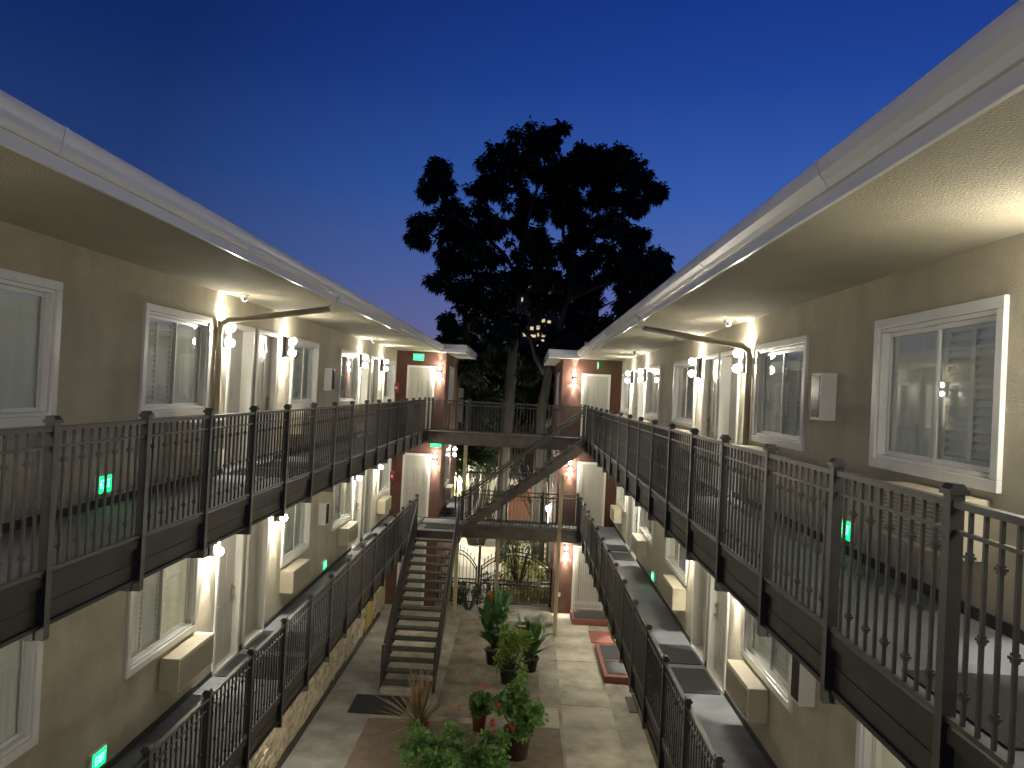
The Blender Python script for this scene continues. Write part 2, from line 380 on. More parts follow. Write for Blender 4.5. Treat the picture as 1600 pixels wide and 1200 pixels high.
WING = {}
for s in (-1, 1):
    S = SIDE[s]; nm = S['name']
    root = thing('apartment_wing', (s * S['W'], Y0, 0), f'beige stucco three storey wing with brick-red end wall on the {nm} side', 'building')
    WING[s] = root
    wl = MB()
    for lv in (0, 1, 2):
        f = FLOOR[lv]; top = (F1, F2, ZS)[lv]
        holes = []
        if lv: holes = [(a, b, f + WZ0 + .01, f + WZ1 - .01) for a, b in WIN[s]]
        if lv: holes += [(a + .01, b - .01, f, f + WZ1 - .01) for a, b in DOOR[s]]
        wall_with_holes(wl, s, Y0, YE, f, top, holes)
    place_child(wl.build('wall', STUCCO), root)
    for lv in (1, 2):
        f = FLOOR[lv]
        for k, (a, b) in enumerate(WIN[s]): window(s, a, b, f, root, k, lv)
        for k, (a, b) in enumerate(DOOR[s]): side_door(s, a, b, f, root, k + (lv == 1), 0)
        # walkway slab + edge beam + underside
        R = S['R']
        place_child(MB().box(wx(s, 0), s * (R + .03), Y0, YE, f - .14, f).build('walkway_floor', DECK), root)
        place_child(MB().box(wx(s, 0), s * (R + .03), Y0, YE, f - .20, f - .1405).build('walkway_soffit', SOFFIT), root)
        yb1 = YE
        bm = MB().box(s * (R + .028), s * (R - .02), Y0, yb1, f - .33, f + .025)
        bm.box(s * (R - .02), s * (R - .045), Y0, yb1, f - .33, f - .30).box(s * (R - .02), s * (R - .055), Y0, yb1, f - .045, f + .025)
        bm.box(s * (R - .02), s * (R - .028), Y0, yb1, f - .185, f - .17)
        place_child(bm.build('edge_beam', STEEL), root)
        sk = MB(); ys = [Y0] + [q for d in DOOR[s] for q in d] + [YE]
        for a, b in zip(ys[::2], ys[1::2]): sk.box(wx(s, .0), wx(s, .018), a, b, f + .001, f + .085)
        place_child(sk.build('skirting', BASE), root)
    # roof, soffit
    wout = s * (S['W'] + 5)
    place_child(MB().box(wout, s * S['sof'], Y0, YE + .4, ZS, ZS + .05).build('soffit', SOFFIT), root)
    rf = MB().box(wout, s * (S['sof'] + .01), Y0, YE + .4, ZS + .051, ZS + .24)
    ro = place_child(rf.build('roof', mat('grey roofing', (.25, .25, .24), .85, noise=.2)), root)
    so, li = S['sof'], S['lip']
    trim = MB().box(s * so, s * (so - .03), Y0, YE, ZS - .02, ZS + .075)
    o = trim.build('fascia', GUT, bevel=.004); o.parent = ro
    gp = [(so - .03, ZS + .06), (so - .055, ZS + .06), (so - .075, ZS + .10), (li + .012, ZS + .14), (li + .004, ZS + .175), (li, ZS + .20), (li, ZS + .225), (li + .018, ZS + .228), (li + .018, ZS + .215), (so - .03, ZS + .09)]
    if s > 0: gp = [(a, b if b < ZS + .1 else b) for a, b in gp]
    gm = MB().prism([(s * a, b) for a, b in gp], 1, Y0, YE - .05)
    for yy in np.arange(1.4, YE - 1, 3.05):
        gm.prism([(s * (a - (.004 if a < so - .04 else 0)), b + (.003 if b > ZS + .2 else -.003)) for a, b in gp], 1, yy, yy + .035)
    o = gm.build('gutter', GUT, bevel=.003); o.parent = ro
    # red end block beyond the walkways
    xin = s * (2.73 if s < 0 else 1.20); yb = 31.5 if s < 0 else 33.0; xou = s * (S['W'] + 5)
    eb = MB()
    eb.box(xou, xin, YE, YE + .2, 0, ZS)
    wy = (27.1, 28.6) if s < 0 else (28.0, 29.8)
    for (za, zb) in ((0, F1 + .9), (F1 + 2.2, F2 + .9), (F2 + 2.2, ZS)): eb.box(xin, xin + s * .2, YE + .2, yb, za, zb)
    for (za, zb) in ((F1 + .9, F1 + 2.2), (F2 + .9, F2 + 2.2)):
        eb.box(xin, xin + s * .2, YE + .2, wy[0], za, zb); eb.box(xin, xin + s * .2, wy[1], yb, za, zb)
    eb.box(xou, xin + s * .2, yb - .2, yb, 0, ZS)
    place_child(eb.build('end_wall', RED), root)
    for f in (F1, F2):
        wm = MB()
        for (a, b, p, q) in ((wy[0], wy[1], f + 2.1, f + 2.2), (wy[0], wy[1], f + .9, f + 1.0), (wy[0], wy[0] + .1, f + 1, f + 2.1), (wy[1] - .1, wy[1], f + 1, f + 2.1), ((wy[0] + wy[1]) / 2 - .03, (wy[0] + wy[1]) / 2 + .03, f + 1, f + 2.1)):
            wm.box(xin - s * .03, xin + s * .1, a, b, p, q)
        wo = wm.build('window', VINYL); place_child(wo, root)
        o = MB().box(xin + s * .05, xin + s * .055, wy[0], wy[1], f + .95, f + 2.15).build('pane', GLASS); o.parent = wo
        o = MB().box(xin + s * .15, xin + s * .16, wy[0], wy[1], f + .95, f + 2.15).build('curtain', CURT); o.parent = wo
    xr = -2.05 if s < 0 else .70
    er = MB().box(xou, xr, YE - .45, yb + .5, ZS + .002 - .02, ZS + .30) if False else MB()
    er.box(s * so - s * .032, xr, YE - .45, yb + .5, ZS - .01, ZS + .10)
    er.box(s * so - s * .032, xr + s * .03, YE - .42, yb + .47, ZS + .101, ZS + .115)
    er.box(s * so - s * .032, xr - s * .015, YE - .465, yb + .515, ZS + .116, ZS + .26)
    place_child(er.build('end_roof', GUT, bevel=.004), root)
    # end doors
    for lv in (0, 1, 2):
        f = FLOOR[lv]
        x0, x1 = (-4.02, -3.08) if s < 0 else (1.86, 2.82)
        if lv == 0 and s > 0: end_door(s, .12, root, 1.86, 2.92, 2.16, screen=True)
        else: end_door(s, f, root, x0, x1)
    # downspout part of the roof drainage
    yd, yw = (11.25, 10.72) if s < 0 else (11.95, 10.93)
    dp = [(s * (li + .05), yd, ZS + .1), (s * (li + .07), yd, ZS - .02), (s * (li + .16), yd, ZS - .12), (wx(s, .16), yw + .0, EYE + .80), (wx(s, .07), yw, EYE + .74), (wx(s, .05), yw, EYE + .62), (wx(s, .05), yw, F2 + .05)]
    ds = MB().tube(dp[:3], .044, 10); o = ds.build('downspout_elbow', GUT)
    ds2 = MB().tube(dp[2:], .044, 10).build('downspout', PIPE); place_child(ds2, root); o.parent = ds2

# ground floor left: stacked stone facing, yellow door, right kerb
root = WING[-1]
sm = MB(); rr = random.Random(3); z = .12
while z < F1 - .35:
    hgt = rr.uniform(.05, .10); y = 8.0
    while y < 24.4:
        ln = rr.uniform(.14, .5)
        if not (22.2 < y + ln / 2 < 23.5): sm.box(-4.39, -4.39 + rr.uniform(.02, .065), y, y + ln - .006, z, z + hgt - .006)
        y += ln
    z += hgt
place_child(sm.build('stone_facing', STONE), root)
place_child(MB().box(-4.39, -4.28, 8, 24.4, 0, .12).build('plinth', STEEL), root)
place_child(MB().box(-4.385, -4.33, 22.3, 23.4, .121, 2.2).box(-4.33, -4.31, 22.4, 23.3, .16, 2.1).build('door', mat('mustard door paint', (.42, .34, .09), .5, noise=.1)), root)
place_child(MB().box(3.19, 2.97, 8, 25.75, 0, .14).build('kerb', mat('mossy kerb', (.15, .135, .06), .9, noise=.4, nscale=4)), WING[1])

# ------------------------------------------------------------------ railings
PC = {}
def baluster_mesh(L):
    key = round(L, 2)
    if key in PC: return PC[key]
    mb = MB(); n = max(2, int(round((L - .06) / .112))); b = .0085
    for k in range(1, n):
        y = .03 + (L - .06) * k / n
        mb.box(-b, b, y - b, y + b, .07, 1.0)
        for z in ((.80, .20) if k % 2 else (.48,)):
            for (r, h0, h1) in ((.019, -.006, .006), (.013, .008, .020), (.013, -.020, -.008)):
                mb.box(-r, r, y - r, y + r, z + h0, z + h1)
    me = bpy.data.meshes.new('baluster_panel'); me.from_pydata(mb.v, [], mb.f); me.materials.append(IRON); PC[key] = me
    return me
def post_mesh(drop):
    key = ('p', drop)
    if key in PC: return PC[key]
    mb = MB().box(-.032, .032, -.032, .032, -drop, 1.055)
    if drop > .2: mb.box(.032, .15, -.045, .045, -drop, -.335)
    me = bpy.data.meshes.new('post'); me.from_pydata(mb.v, [], mb.f); me.materials.append(IRON); PC[key] = me
    return me
CAPME = None
def railing(loc, rz, offs, label, group=None, drop=.40, flip=False):
    root = thing('railing', loc, label, 'railing', group, rz)
    a, b = offs[0], offs[-1]
    MB().box(-.024, .024, a, b, 1.0, 1.032).build('top_rail', IRON, root)
    MB().box(-.011, .011, a, b, .885, .903).build('middle_rail', IRON, root)
    MB().box(-.016, .016, a, b, .05, .075).build('bottom_rail', IRON, root)
    for k, y in enumerate(offs):
        o = bpy.data.objects.new('post', post_mesh(drop)); C.objects.link(o); o.parent = root; o.location = (0, y, 0)
        if flip: o.rotation_euler = (0, 0, math.pi)
        global CAPME
        if CAPME is None:
            cb = MB().box(-.045, .045, -.045, .045, 1.056, 1.08).prism([(-.038, 1.0805), (.038, 1.0805), (.022, 1.105), (-.022, 1.105)], 1, -.038, .038)
            CAPME = bpy.data.meshes.new('post_cap'); CAPME.from_pydata(cb.v, [], cb.f); CAPME.materials.append(IRON)
        pc = bpy.data.objects.new('post_cap', CAPME); C.objects.link(pc); pc.parent = o
        if k + 1 < len(offs):
            o = bpy.data.objects.new('baluster_panel', baluster_mesh(offs[k + 1] - y)); C.objects.link(o); o.parent = root; o.location = (0, y, 0)
    return root
XO = .05     # rails stand on the outer face of the edge beam
lo = [5.12 + 1.277 * k for k in range(-5, 16)]
railing((-SIDE[-1]['R'] + XO, 0, F2), 0, lo, 'dark metal railing with square posts along the top walkway on the left', flip=True)
ro_ = [-.6, .76, 2.12, 3.5, 4.8, 6.1] + [7.47 + 1.36 * k for k in range(0, 13)]
railing((SIDE[1]['R'] - XO, 0, F2), 0, ro_ , 'dark metal railing with square posts along the top walkway on the right')
ll = [8.02 + 1.28 * k for k in range(-6, 13)]
railing((-SIDE[-1]['R'] + XO, 0, F1), 0, ll, 'dark metal railing along the middle walkway on the left, ending at the stairs', flip=True)
rl = [8.53 + 1.34 * k for k in range(-6, 14)]
railing((SIDE[1]['R'] - XO, 0, F1), 0, rl, 'dark metal railing along the middle walkway on the right')

# ------------------------------------------------------------------ bridges at the far end
def bridge(f, x0, x1, label, extra=None):
    root = thing('bridge', (0, 25.2, f), label, 'bridge')
    y0, y1 = 24.7, 25.75
    d = MB().box(x0, x1, y0 + .03, y1 - .02, f - .10, f - .002)
    b = MB().box(x0, x1, y0 - .02, y0 + .028, f - .38, f + .03).box(x0, x1, y0 - .05, y0 - .02, f - .38, f - .35).box(x0, x1, y0 - .05, y0 - .02, f - .02, f + .03).box(x0, x1, y1 - .02, y1 + .02, f - .38, f + .03)
    if extra: extra(d, b, f)
    place_child(d.build('deck', DECK), root); place_child(b.build('beam', STAIR), root)
    return root
bridge(F2, -SIDE[-1]['R'] + .03, SIDE[1]['R'] - .06, 'steel bridge joining both top walkways at the far end')
def landing(d, b, f):
    d.box(-2.725, -1.75, 25.72, 31.0, f - .10, f - .003); b.box(-1.75, -1.70, 25.78, 31.0, f - .38, f + .03); b.box(-2.725, -1.75, 31.0, 31.05, f - .38, f + .03)
    d.box(-3.17, -1.85, 23.53, 24.72, f - .10, f - .002)
    b.box(-3.17, -1.80, 23.48, 23.525, f - .33, f + .0); b.box(-1.845, -1.80, 23.525, 24.66, f - .33, f + .02)
bridge(F1, -SIDE[-1]['R'] + .03, SIDE[1]['R'] - .06, 'steel bridge and stair landing joining both middle walkways', landing)
hp = -math.pi / 2
railing((-3.1, 24.68, F2), hp, [0, 1.25, 2.5, 3.75, 5.0], 'front railing of the top bridge at the far end', drop=0)
railing((-3.1, 25.7, F2), hp, [0, 1.25, 2.5, 3.75, 4.95], 'back railing of the top bridge facing the tree', drop=0)
railing((-1.83, 24.68, F1), hp, [0, 1.25, 2.5, 3.7], 'front railing of the middle bridge behind the upper stair flight', drop=0)
railing((-1.72, 31.0, F1), math.pi, [0, 1.3, 2.6, 3.9, 5.1], 'railing along the side walkway past the left red corner on the middle floor', drop=0)
railing((-1.65, 25.7, F1), hp, [0, 1.2, 2.4, 3.55], 'back railing of the middle bridge facing the street', drop=0)

# ------------------------------------------------------------------ stairs
def stair(loc, rz, run, rise, n, width, label, rails=True, riser=False):
    """descends along local +Y from (0,0,0) to (0,run,-rise); width along local X from 0"""
    root = thing('staircase', loc, label, 'stairs', None, rz)
    sl = rise / run
    for x in (0, width):
        a = x - .025; b = x + .025
        MB().prism([(0, .04), (run, -rise + .06), (run, -rise - .0), (run - .24, -rise), (0, -.27)], 0, a, b).build('stringer', STAIR, root)
    for k in range(1, n):
        y = run * k / n; z = -rise * k / n
        t = MB().box(.026, width - .026, y, y + .25, z - .055, z)
        t.box(.026, .07, y, y + run / n * .6, z - .14, z - .051).box(width - .07, width - .026, y, y + run / n * .6, z - .14, z - .051)
        t.build('tread', TREAD, root, bevel=.006)
    if rails:
        for x in (0, width):
            p = MB()
            p.tube([(x, .02, .98), (x, run - .05, -rise + .98)], .02, 8)
            p.tube([(x, .02, .87), (x, run - .05, -rise + .87)], .011, 6)
            p.tube([(x, .02, .16), (x, run - .05, -rise + .16)], .012, 6)
            p.build('handrail', IRON, root)
            q = MB(); m_ = int(run / .12)
            for k in range(1, m_):
                y = run * k / m_; z = -sl * y; q.box(x - .008, x + .008, y - .008, y + .008, z + .15, z + .95)
            q.build('baluster_panel', IRON, root)
            for (y, z) in ((.03, 0), (run - .05, -rise)):
                MB().box(x - .028, x + .028, y - .028, y + .028, z - .0, z + 1.06).box(x - .038, x + .038, y - .038, y + .038, z + 1.06, z + 1.09).build('newel_post', IRON, root)
    return root
# upper flight: from the top walkway on the right down to the landing on the left
stair((1.93, 24.6, F2), math.pi / 2, 3.78, F2 - F1, 15, -0.95 if False else .0001 + .95, 'upper open-riser stair flight crossing from top right to middle left') if False else None
def flight_x():
    run, rise, n = 3.80, F2 - F1, 15; x0 = 1.92; ya, yb = 23.62, 24.6
    root = thing('staircase', (x0, (ya + yb) / 2, F2), 'upper stair flight crossing from the top walkway on the right down to the left landing', 'stairs')
    sl = rise / run
    for y in (ya, yb):
        o = MB().prism([(x0, F2 + .02), (x0, F2 - .30), (x0 - run + .2, F1), (x0 - run, F1), (x0 - run, F1 + .10)], 1, y - .025, y + .025).build('stringer', STAIR); place_child(o, root)
    for k in range(1, n):
        x = x0 - run * k / n; z = F2 - rise * k / n; t = run / n
        o = MB().box(x + .04, x - t * 1.0, ya + .026, yb - .026, z - .05, z).build('tread', TREAD, bevel=.006); place_child(o, root)
    for y in (ya, yb):
        P = lambda h, e=.04: [(x0 - e, y, F2 - e * sl + h), (x0 - run + e, y, F1 + e * sl + h)]
        p = MB().tube(P(1.0), .021, 8).tube(P(.88), .015, 6).tube(P(.16), .012, 6); o = p.build('handrail', IRON); place_child(o, root)
        q = MB(); m_ = int(run / .125)
        for k in range(1, m_):
            x = x0 - run * k / m_; z = F2 - sl * (x0 - x); q.box(x - .008, x + .008, y - .008, y + .008, z + .15, z + .98)
        o = q.build('baluster_panel', IRON); place_child(o, root)
        for x, z in ((x0 - .0, F2), (x0 - run, F1)):
            o = MB().box(x - .028, x + .028, y - .028, y + .028, z, z + 1.08).box(x - .038, x + .038, y - .038, y + .038, z + 1.08, z + 1.11).build('newel_post', IRON); place_child(o, root)
flight_x()
# lower flight: descends toward the camera (local +Y -> world -Y)
stair((-1.87, 23.48, F1), math.pi, 5.0, F1, 17, 1.27, 'lower open-riser stair flight coming down to the courtyard floor')
tag(MB().box(-2.95, -2.0, 23.85, 24.6, F1 + .001, F1 + .014).build('floor_mat', MAT_), 'dark mat on the stair landing', 'mat')

tag(MB().box(-3.12, -1.9, 18.28, 18.62, .0, .10).build('stair_footing', CONCL), 'pale concrete footing under the lower stairs', 'footing')
# posts holding the bridges
for (x, y, z1, lb) in ((-1.93, 24.45, F1 - .34, 'cream post beside the right stringer of the lower stairs'), (1.22, 23.3, EYE - 2.45, 'tall cream post from the courtyard floor to the upper stair flight'), (-.66, 25.3, F1 - .12, 'cream post behind the potted canna')):
    r = thing('post', (x, y, 0), lb, 'post', 'posts under the bridges')
    MB().box(-.055, .055, -.055, .055, .02, z1).build('shaft', POST, r, bevel=.008); MB().box(-.1, .1, -.1, .1, 0, .02).build('base_plate', POST, r)
r = thing('post', (-1.86, 25.0, F1), 'cream post standing on the middle landing under the top bridge', 'post', 'posts under the bridges')
MB().box(-.055, .055, -.055, .055, .02, F2 - F1 - .38).build('shaft', POST, r, bevel=.008); MB().box(-.1, .1, -.1, .1, 0, .02).build('base_plate', POST, r)

# ------------------------------------------------------------------ lamps
WARM = (1.0, .94, .78)
def spot(parent, loc, down, energy, size=math.radians(66), col=WARM):
    l = bpy.data.lights.new('beam', 'SPOT'); l.energy = energy * LAMP; l.spot_size = size; l.spot_blend = .55; l.color = col; l.shadow_soft_size = .02
    o = bpy.data.objects.new('beam', l); C.objects.link(o); o.parent = parent; o.location = loc
    o.rotation_euler = (0 if down else math.pi, 0, 0); return o
def make_sconce(label):
    """mounted on a wall whose face is local x=0, outward is +x"""
    r = thing('wall_sconce', (0, 0, 0), label, 'wall lamp', 'two-globe sconces on the walls')
    MB().box(0, .022, -.055, .055, -.19, .19).lathe([(.001, -.17), (.042, -.17), (.045, -.165), (.045, .165), (.042, .17), (.001, .17)], .068, 0, 16).build('body', BLACK, r)
    for z in (-.11, .11):
        g_ = MB().ball((.170, 0, z), .060, 16).build('globe', GLOBE, r)
        MB().tube([(.105, 0, z), (.125, 0, z)], .026, 10).build('socket', BLACK, r)
    spot(r, (.060, 0, .185), False, 34, math.radians(42)); spot(r, (.060, 0, -.185), True, 40, math.radians(42))
    spot(r, (.060, 0, .19), False, 2.6, math.radians(164)); spot(r, (.060, 0, -.19), True, 8, math.radians(164))
    return r
proto = None
def sconce(loc, rz, label):
    global proto
    if proto is None: proto = make_sconce(label); proto.location = loc; proto.rotation_euler = (0, 0, rz); return proto
    return dup(proto, loc, rz, label)
for s in (-1, 1):
    for lv in (0, 1, 2):
        for k, y in enumerate(LAMPY[s]):
            if k == 0 and lv < 2: continue
            if lv == 0 and (k < 2 or (k == 4 and s < 0)): continue
            sconce((wx(s, .0) - s * .0005, y, FLOOR[lv] + 2.02), 0 if s < 0 else math.pi, f'black two-globe sconce, {ORD[k]} from the near end of the {SIDE[s]["name"]} {LEVN[lv]}')
for (x, lv, lb) in ((-2.92, 2, 'two-globe sconce on the red wall at the far left end of the top walkway'), (-2.92, 1, 'two-globe sconce on the red wall at the far left end of the middle walkway'),
                    (1.60, 2, 'two-globe sconce on the red wall at the far right end of the top walkway'), (1.60, 1, 'two-globe sconce on the red wall at the far right end of the middle walkway'), (1.60, 0, 'two-globe sconce beside the white screen door at ground level')):
    sconce((x, YE - .001, FLOOR[lv] + (1.98 if lv else 2.1)), -math.pi / 2, lb)
sconce((-2.728, 28.9, F1 + 2.0), 0, 'two-globe sconce round the corner of the left red block above the street side')

# domes: cameras and ceiling lights on the soffit
for (x, y, lb) in ((-4.1, 10.95, 'white dome camera on the left soffit above the downspout'), (2.90, 11.25, 'white dome camera on the right soffit above the downspout'), (-4.05, 20.0, 'white dome camera at the far part of the left soffit'), (2.80, 20.1, 'white dome camera at the far part of the right soffit')):
    r = thing('security_camera', (x, y, ZS), lb, 'camera', 'dome cameras under the roof')
    MB().lathe([(.001, 0), (.062, 0), (.062, -.025), (.055, -.03), (.001, -.03)], n=18).build('mount', VINYL, r)
    MB().ball((0, 0, -.055), .048, 14).build('housing', VINYL, r)
    MB().ball((.012 * (1 if x < 0 else -1), -.035, -.072), .020, 10).build('lens', BLACK, r)

# ------------------------------------------------------------------ exit signs
EX = text_mesh('EXIT', .15, .003); EX.materials.append(GREENW)
def exit_sign(loc, rz, label, w_=.30, h_=.19, glow=1.6):
    """face toward local -Y"""
    r = thing('exit_sign', loc, label, 'exit sign', 'green lit exit signs', rz)
    MB().box(-w_ / 2 - .012, w_ / 2 + .012, -.012, .02, -h_ / 2 - .012, h_ / 2 + .012).build('housing', VINYL, r)
    MB().box(-w_ / 2, w_ / 2, -.02, -.0121, -h_ / 2, h_ / 2).build('lit_face', GREEN, r)
    o = bpy.data.objects.new('lettering', EX); C.objects.link(o); o.parent = r; o.location = (0, -.022, 0); o.rotation_euler = (math.pi / 2, 0, 0); o.scale = (w_ / .40, h_ / .19, 1)
    return r
exit_sign((-3.66, YE - .03, F2 + 2.42), 0, 'green EXIT sign above the door at the far left end of the top walkway', .34, .2)
exit_sign((-2.90, YE - .35, F1 + 2.52), 0, 'green EXIT sign hanging under the top bridge at the left', .34, .2)
exit_sign((2.35, YE - .2, F2 + 2.42), math.pi / 2 * .93, 'green EXIT sign seen edge-on above the far right door', .34, .2)
for (s, y, lv, lb) in ((-1, 7.97, 2, 'low green EXIT sign on the left wall seen through the top railing'), (-1, 17.36, 1, 'low green EXIT sign on the left middle wall past the second wall unit'), (-1, 8.16, 1, 'low green EXIT sign on the left middle wall at the bottom corner of the view'),
                     (1, 7.5, 2, 'low green EXIT sign on the right wall seen through the top railing'), (1, 17.96, 1, 'low green EXIT sign on the right middle wall above the dark floor')):
    exit_sign((wx(s, .021), y, FLOOR[lv] + .24), -math.pi / 2 * s if s > 0 else math.pi / 2, lb, .25, .17)

# ------------------------------------------------------------------ wall air conditioners
def wall_unit(s, y, lv, k):
    f = FLOOR[lv]; r = thing('air_conditioner', (wx(s, 0), y, f + .42), f'cream louvred wall air conditioner under the {ORD[k]} window of the {SIDE[s]["name"]} {LEVN[lv]}', 'air conditioner', 'wall units under the windows')
    X = lambda w_: -s * w_
    MB().box(X(0), X(.25), 0, 1.07, 0, .42).build('casing', CREAM, r, bevel=.008)
    g_ = MB()
    for q in range(12): g_.box(X(.25), X(.258), .03, 1.04, .035 + q * .03, .05 + q * .03)
    g_.build('grille', mat('grille plastic', (.30, .27, .20), .6), r)
for s in (-1, 1):
    for lv in (1, 2):
        for k, (a, b) in enumerate(WIN[s]):
            y = {0: a - .2 if s < 0 else a + .1, 1: b - .98, 2: a + .02, 3: b - 1.2, 4: a + .1}[k]
            if s > 0: y = {0: a + .1, 1: 9.6, 2: 14.5, 3: 19.1, 4: 24.1}[k]
            wall_unit(s, y, lv, k)

r = thing('air_conditioner', (-2.728, 27.3, F1 + .42), 'cream wall air conditioner round the corner of the left red block', 'air conditioner', 'wall units under the windows')
MB().box(0, .25, 0, 1.07, 0, .42).build('casing', CREAM, r, bevel=.008)
tag(MB().box(-2.6, -1.85, 26.2, 27.3, F1 + .001, F1 + .013).build('floor_mat', MAT_), 'dark mat on the side walkway past the left red corner', 'mat')
# fire extinguisher cabinets
for (s, y, z, lb) in ((1, 7.95, F2 + 1.28, 'white fire extinguisher cabinet between the two nearest windows of the top right wall'), (-1, 16.6, F2 + 1.24, 'white fire extinguisher cabinet past the third window of the top left wall'),
                      (-1, 16.7, F1 + 1.25, 'white fire extinguisher cabinet on the middle left wall'), (1, 8.15, F1 + 1.22, 'white fire extinguisher cabinet on the middle right wall'), (-1, 7.45, F2 + .45 - .45 + .62, 'narrow pale cabinet low on the top left wall')):
    if 'narrow' in lb: continue
    r = thing('extinguisher_cabinet', (wx(s, 0), y, z), lb, 'cabinet', 'fire extinguisher cabinets')
    X = lambda w_: -s * w_
    MB().box(X(0), X(.165), 0, .27, 0, .49).build('box', VINYL, r, bevel=.004)
    MB().box(X(.165), X(.172), .03, .24, .03, .46).build('glass_front', mat('dark glass', (.06, .045, .035), .15), r)
# red fire alarm boxes in the far left corner
for (lv, lb) in ((2, 'red fire alarm pull box in the far left corner of the top walkway'), (1, 'red fire alarm pull box in the far left corner of the middle walkway')):
    r = thing('fire_alarm', (-4.388, YE - .12, FLOOR[lv] + 1.35), lb, 'alarm box')
    MB().box(0, .12, -.09, .09, -.16, .16).build('box', mat('alarm red', (.35, .03, .02), .4), r, bevel=.006); MB().box(.03, .09, -.1, -.091, -.04, .04).build('handle', WHITE, r)

# doormats
for s in (-1, 1):
    for lv in (1, 2):
        for k, (a, b) in enumerate(DOOR[s]):
            if k == 0: continue
            f = FLOOR[lv]; x0 = wx(s, .06); x1 = s * (SIDE[s]['R'] + .12)
            o = MB().box(min(0, x1 - x0), max(0, x1 - x0), 0, b - a - .08, .0015, .013).build('doormat', MAT_); o.location = (x0, a + .02, f)
            tag(o, f'dark rubber doormat before the {ORD[k]} door of the {SIDE[s]["name"]} {LEVN[lv]}', 'doormat', 'dark mats before the doors')

# ------------------------------------------------------------------ ground level red step boxes
def step_box(x0, x1, y0, y1, h, holes, label):
    r = thing('step', ((x0 + x1) / 2, (y0 + y1) / 2, 0), label, 'step')
    place_child(MB().box(x0, x1, y0, y1, 0, h).build('kerb', BRICKR, bevel=.015), r)
    for (a, b, c, d) in holes: place_child(MB().box(a, b, c, d, h + .002, h + .012).build('mat', mat('blue grey mat', (.05, .055, .06), .9, noise=.3, nscale=20)), r)
step_box(1.82, 2.98, 24.6, 25.76, .17, [(1.92, 2.88, 24.72, 25.6)], 'red painted step with grey mat below the white screen door')
step_box(2.36, 3.0, 19.75, 22.4, .17, [(2.47, 2.95, 19.95, 20.95), (2.47, 2.95, 21.1, 22.2)], 'red painted double step with two dark mats beside the right path')
tag(MB().box(2.3, 2.95, 22.9, 24.0, .001, .02).build('red_pad', mat('faded red pad', (.25, .09, .07), .8, noise=.2)), 'faded red pad on the ground between the two red steps', 'mat')
tag(MB().box(2.78, 3.0, 18.0, 18.9, .001, .02).build('drain_cover', mat('brown rubber', (.06, .045, .035), .8)), 'small brown mat on the ground in front of the double step', 'mat')
tag(MB().box(-.04, .04, -.008, 0, -.07, .07).box(-.015, .015, -.014, -.008, -.03, .03).build('outlet', VINYL), 'white outlet low on the red wall by the screen door', 'outlet').location = (1.45, YE - .0005, .62)

# ------------------------------------------------------------------ gate
def arch_gate(x0, x1, zc, zs, label):
    """leaf between x0,x1; arch top at zc (centre), zs (sides)"""
    y = 26.3; r = thing('gate', ((x0 + x1) / 2, y, 0), label, 'gate', 'black arched iron gates')
    A = lambda x, dz=0: zs + (zc - zs) * (1 - ((x - (x0 + x1) / 2) / ((x1 - x0) / 2)) ** 2) + dz
    fr = MB()
    for dz in (0, -.13):
        fr.tube([(x0 + (x1 - x0) * k / 20, y, A(x0 + (x1 - x0) * k / 20, dz)) for k in range(21)], .018, 6)
    for z in (.86, .73, .09): fr.box(x0, x1, y - .018, y + .018, z - .018, z + .018)
    fr.box(x0, x0 + .05, y - .025, y + .025, .03, zs + .04).box(x1 - .05, x1, y - .025, y + .025, .03, zs + .04)
    place_child(fr.build('frame', BLACK), r)
    bars = MB(); n = int((x1 - x0) / .115)
    for k in range(1, n):
        x = x0 + (x1 - x0) * k / n; bars.box(x - .008, x + .008, y - .008, y + .008, .09, A(x) + .12)
        t = A(x) + .12
        bars.prism([(x - .022, t), (x, t + .08), (x + .022, t), (x, t - .03)], 1, y - .006, y + .006); bars.box(x - .018, x + .018, y - .006, y + .006, t - .05, t - .035)
    place_child(bars.build('bars', BLACK), r)
    sc = MB()
    def ring(cx, cz, R_=.038):
        sc.tube([(cx + R_ * math.cos(t * math.pi / 4), y, cz + R_ * math.sin(t * math.pi / 4)) for t in range(9)], .007, 4, cap=False)
    for k in range(n): ring(x0 + (x1 - x0) * (k + .5) / n, .795)
    place_child(sc.build('ring_row', BLACK), r); sc = MB()
    for k in range(n):
        x = x0 + (x1 - x0) * (k + .5) / n; ring(x, A(x, -.065))
    place_child(sc.build('ring_row', BLACK), r)
    return r
arch_gate(-2.70, -1.36, 1.83, 1.25, 'narrow black arched iron gate leaf behind the lower stairs')
arch_gate(-1.24, 1.20, 1.86, 1.30, 'wide black arched iron gate with spear tops closing the courtyard')
r = thing('gate_post', (-1.30, 26.3, 0), 'black square post between the two gate leaves', 'post'); MB().box(-.04, .04, -.04, .04, 0, 1.98).build('shaft', BLACK, r); MB().box(-.05, .05, -.05, .05, 1.98, 2.0).build('cap', BLACK, r)

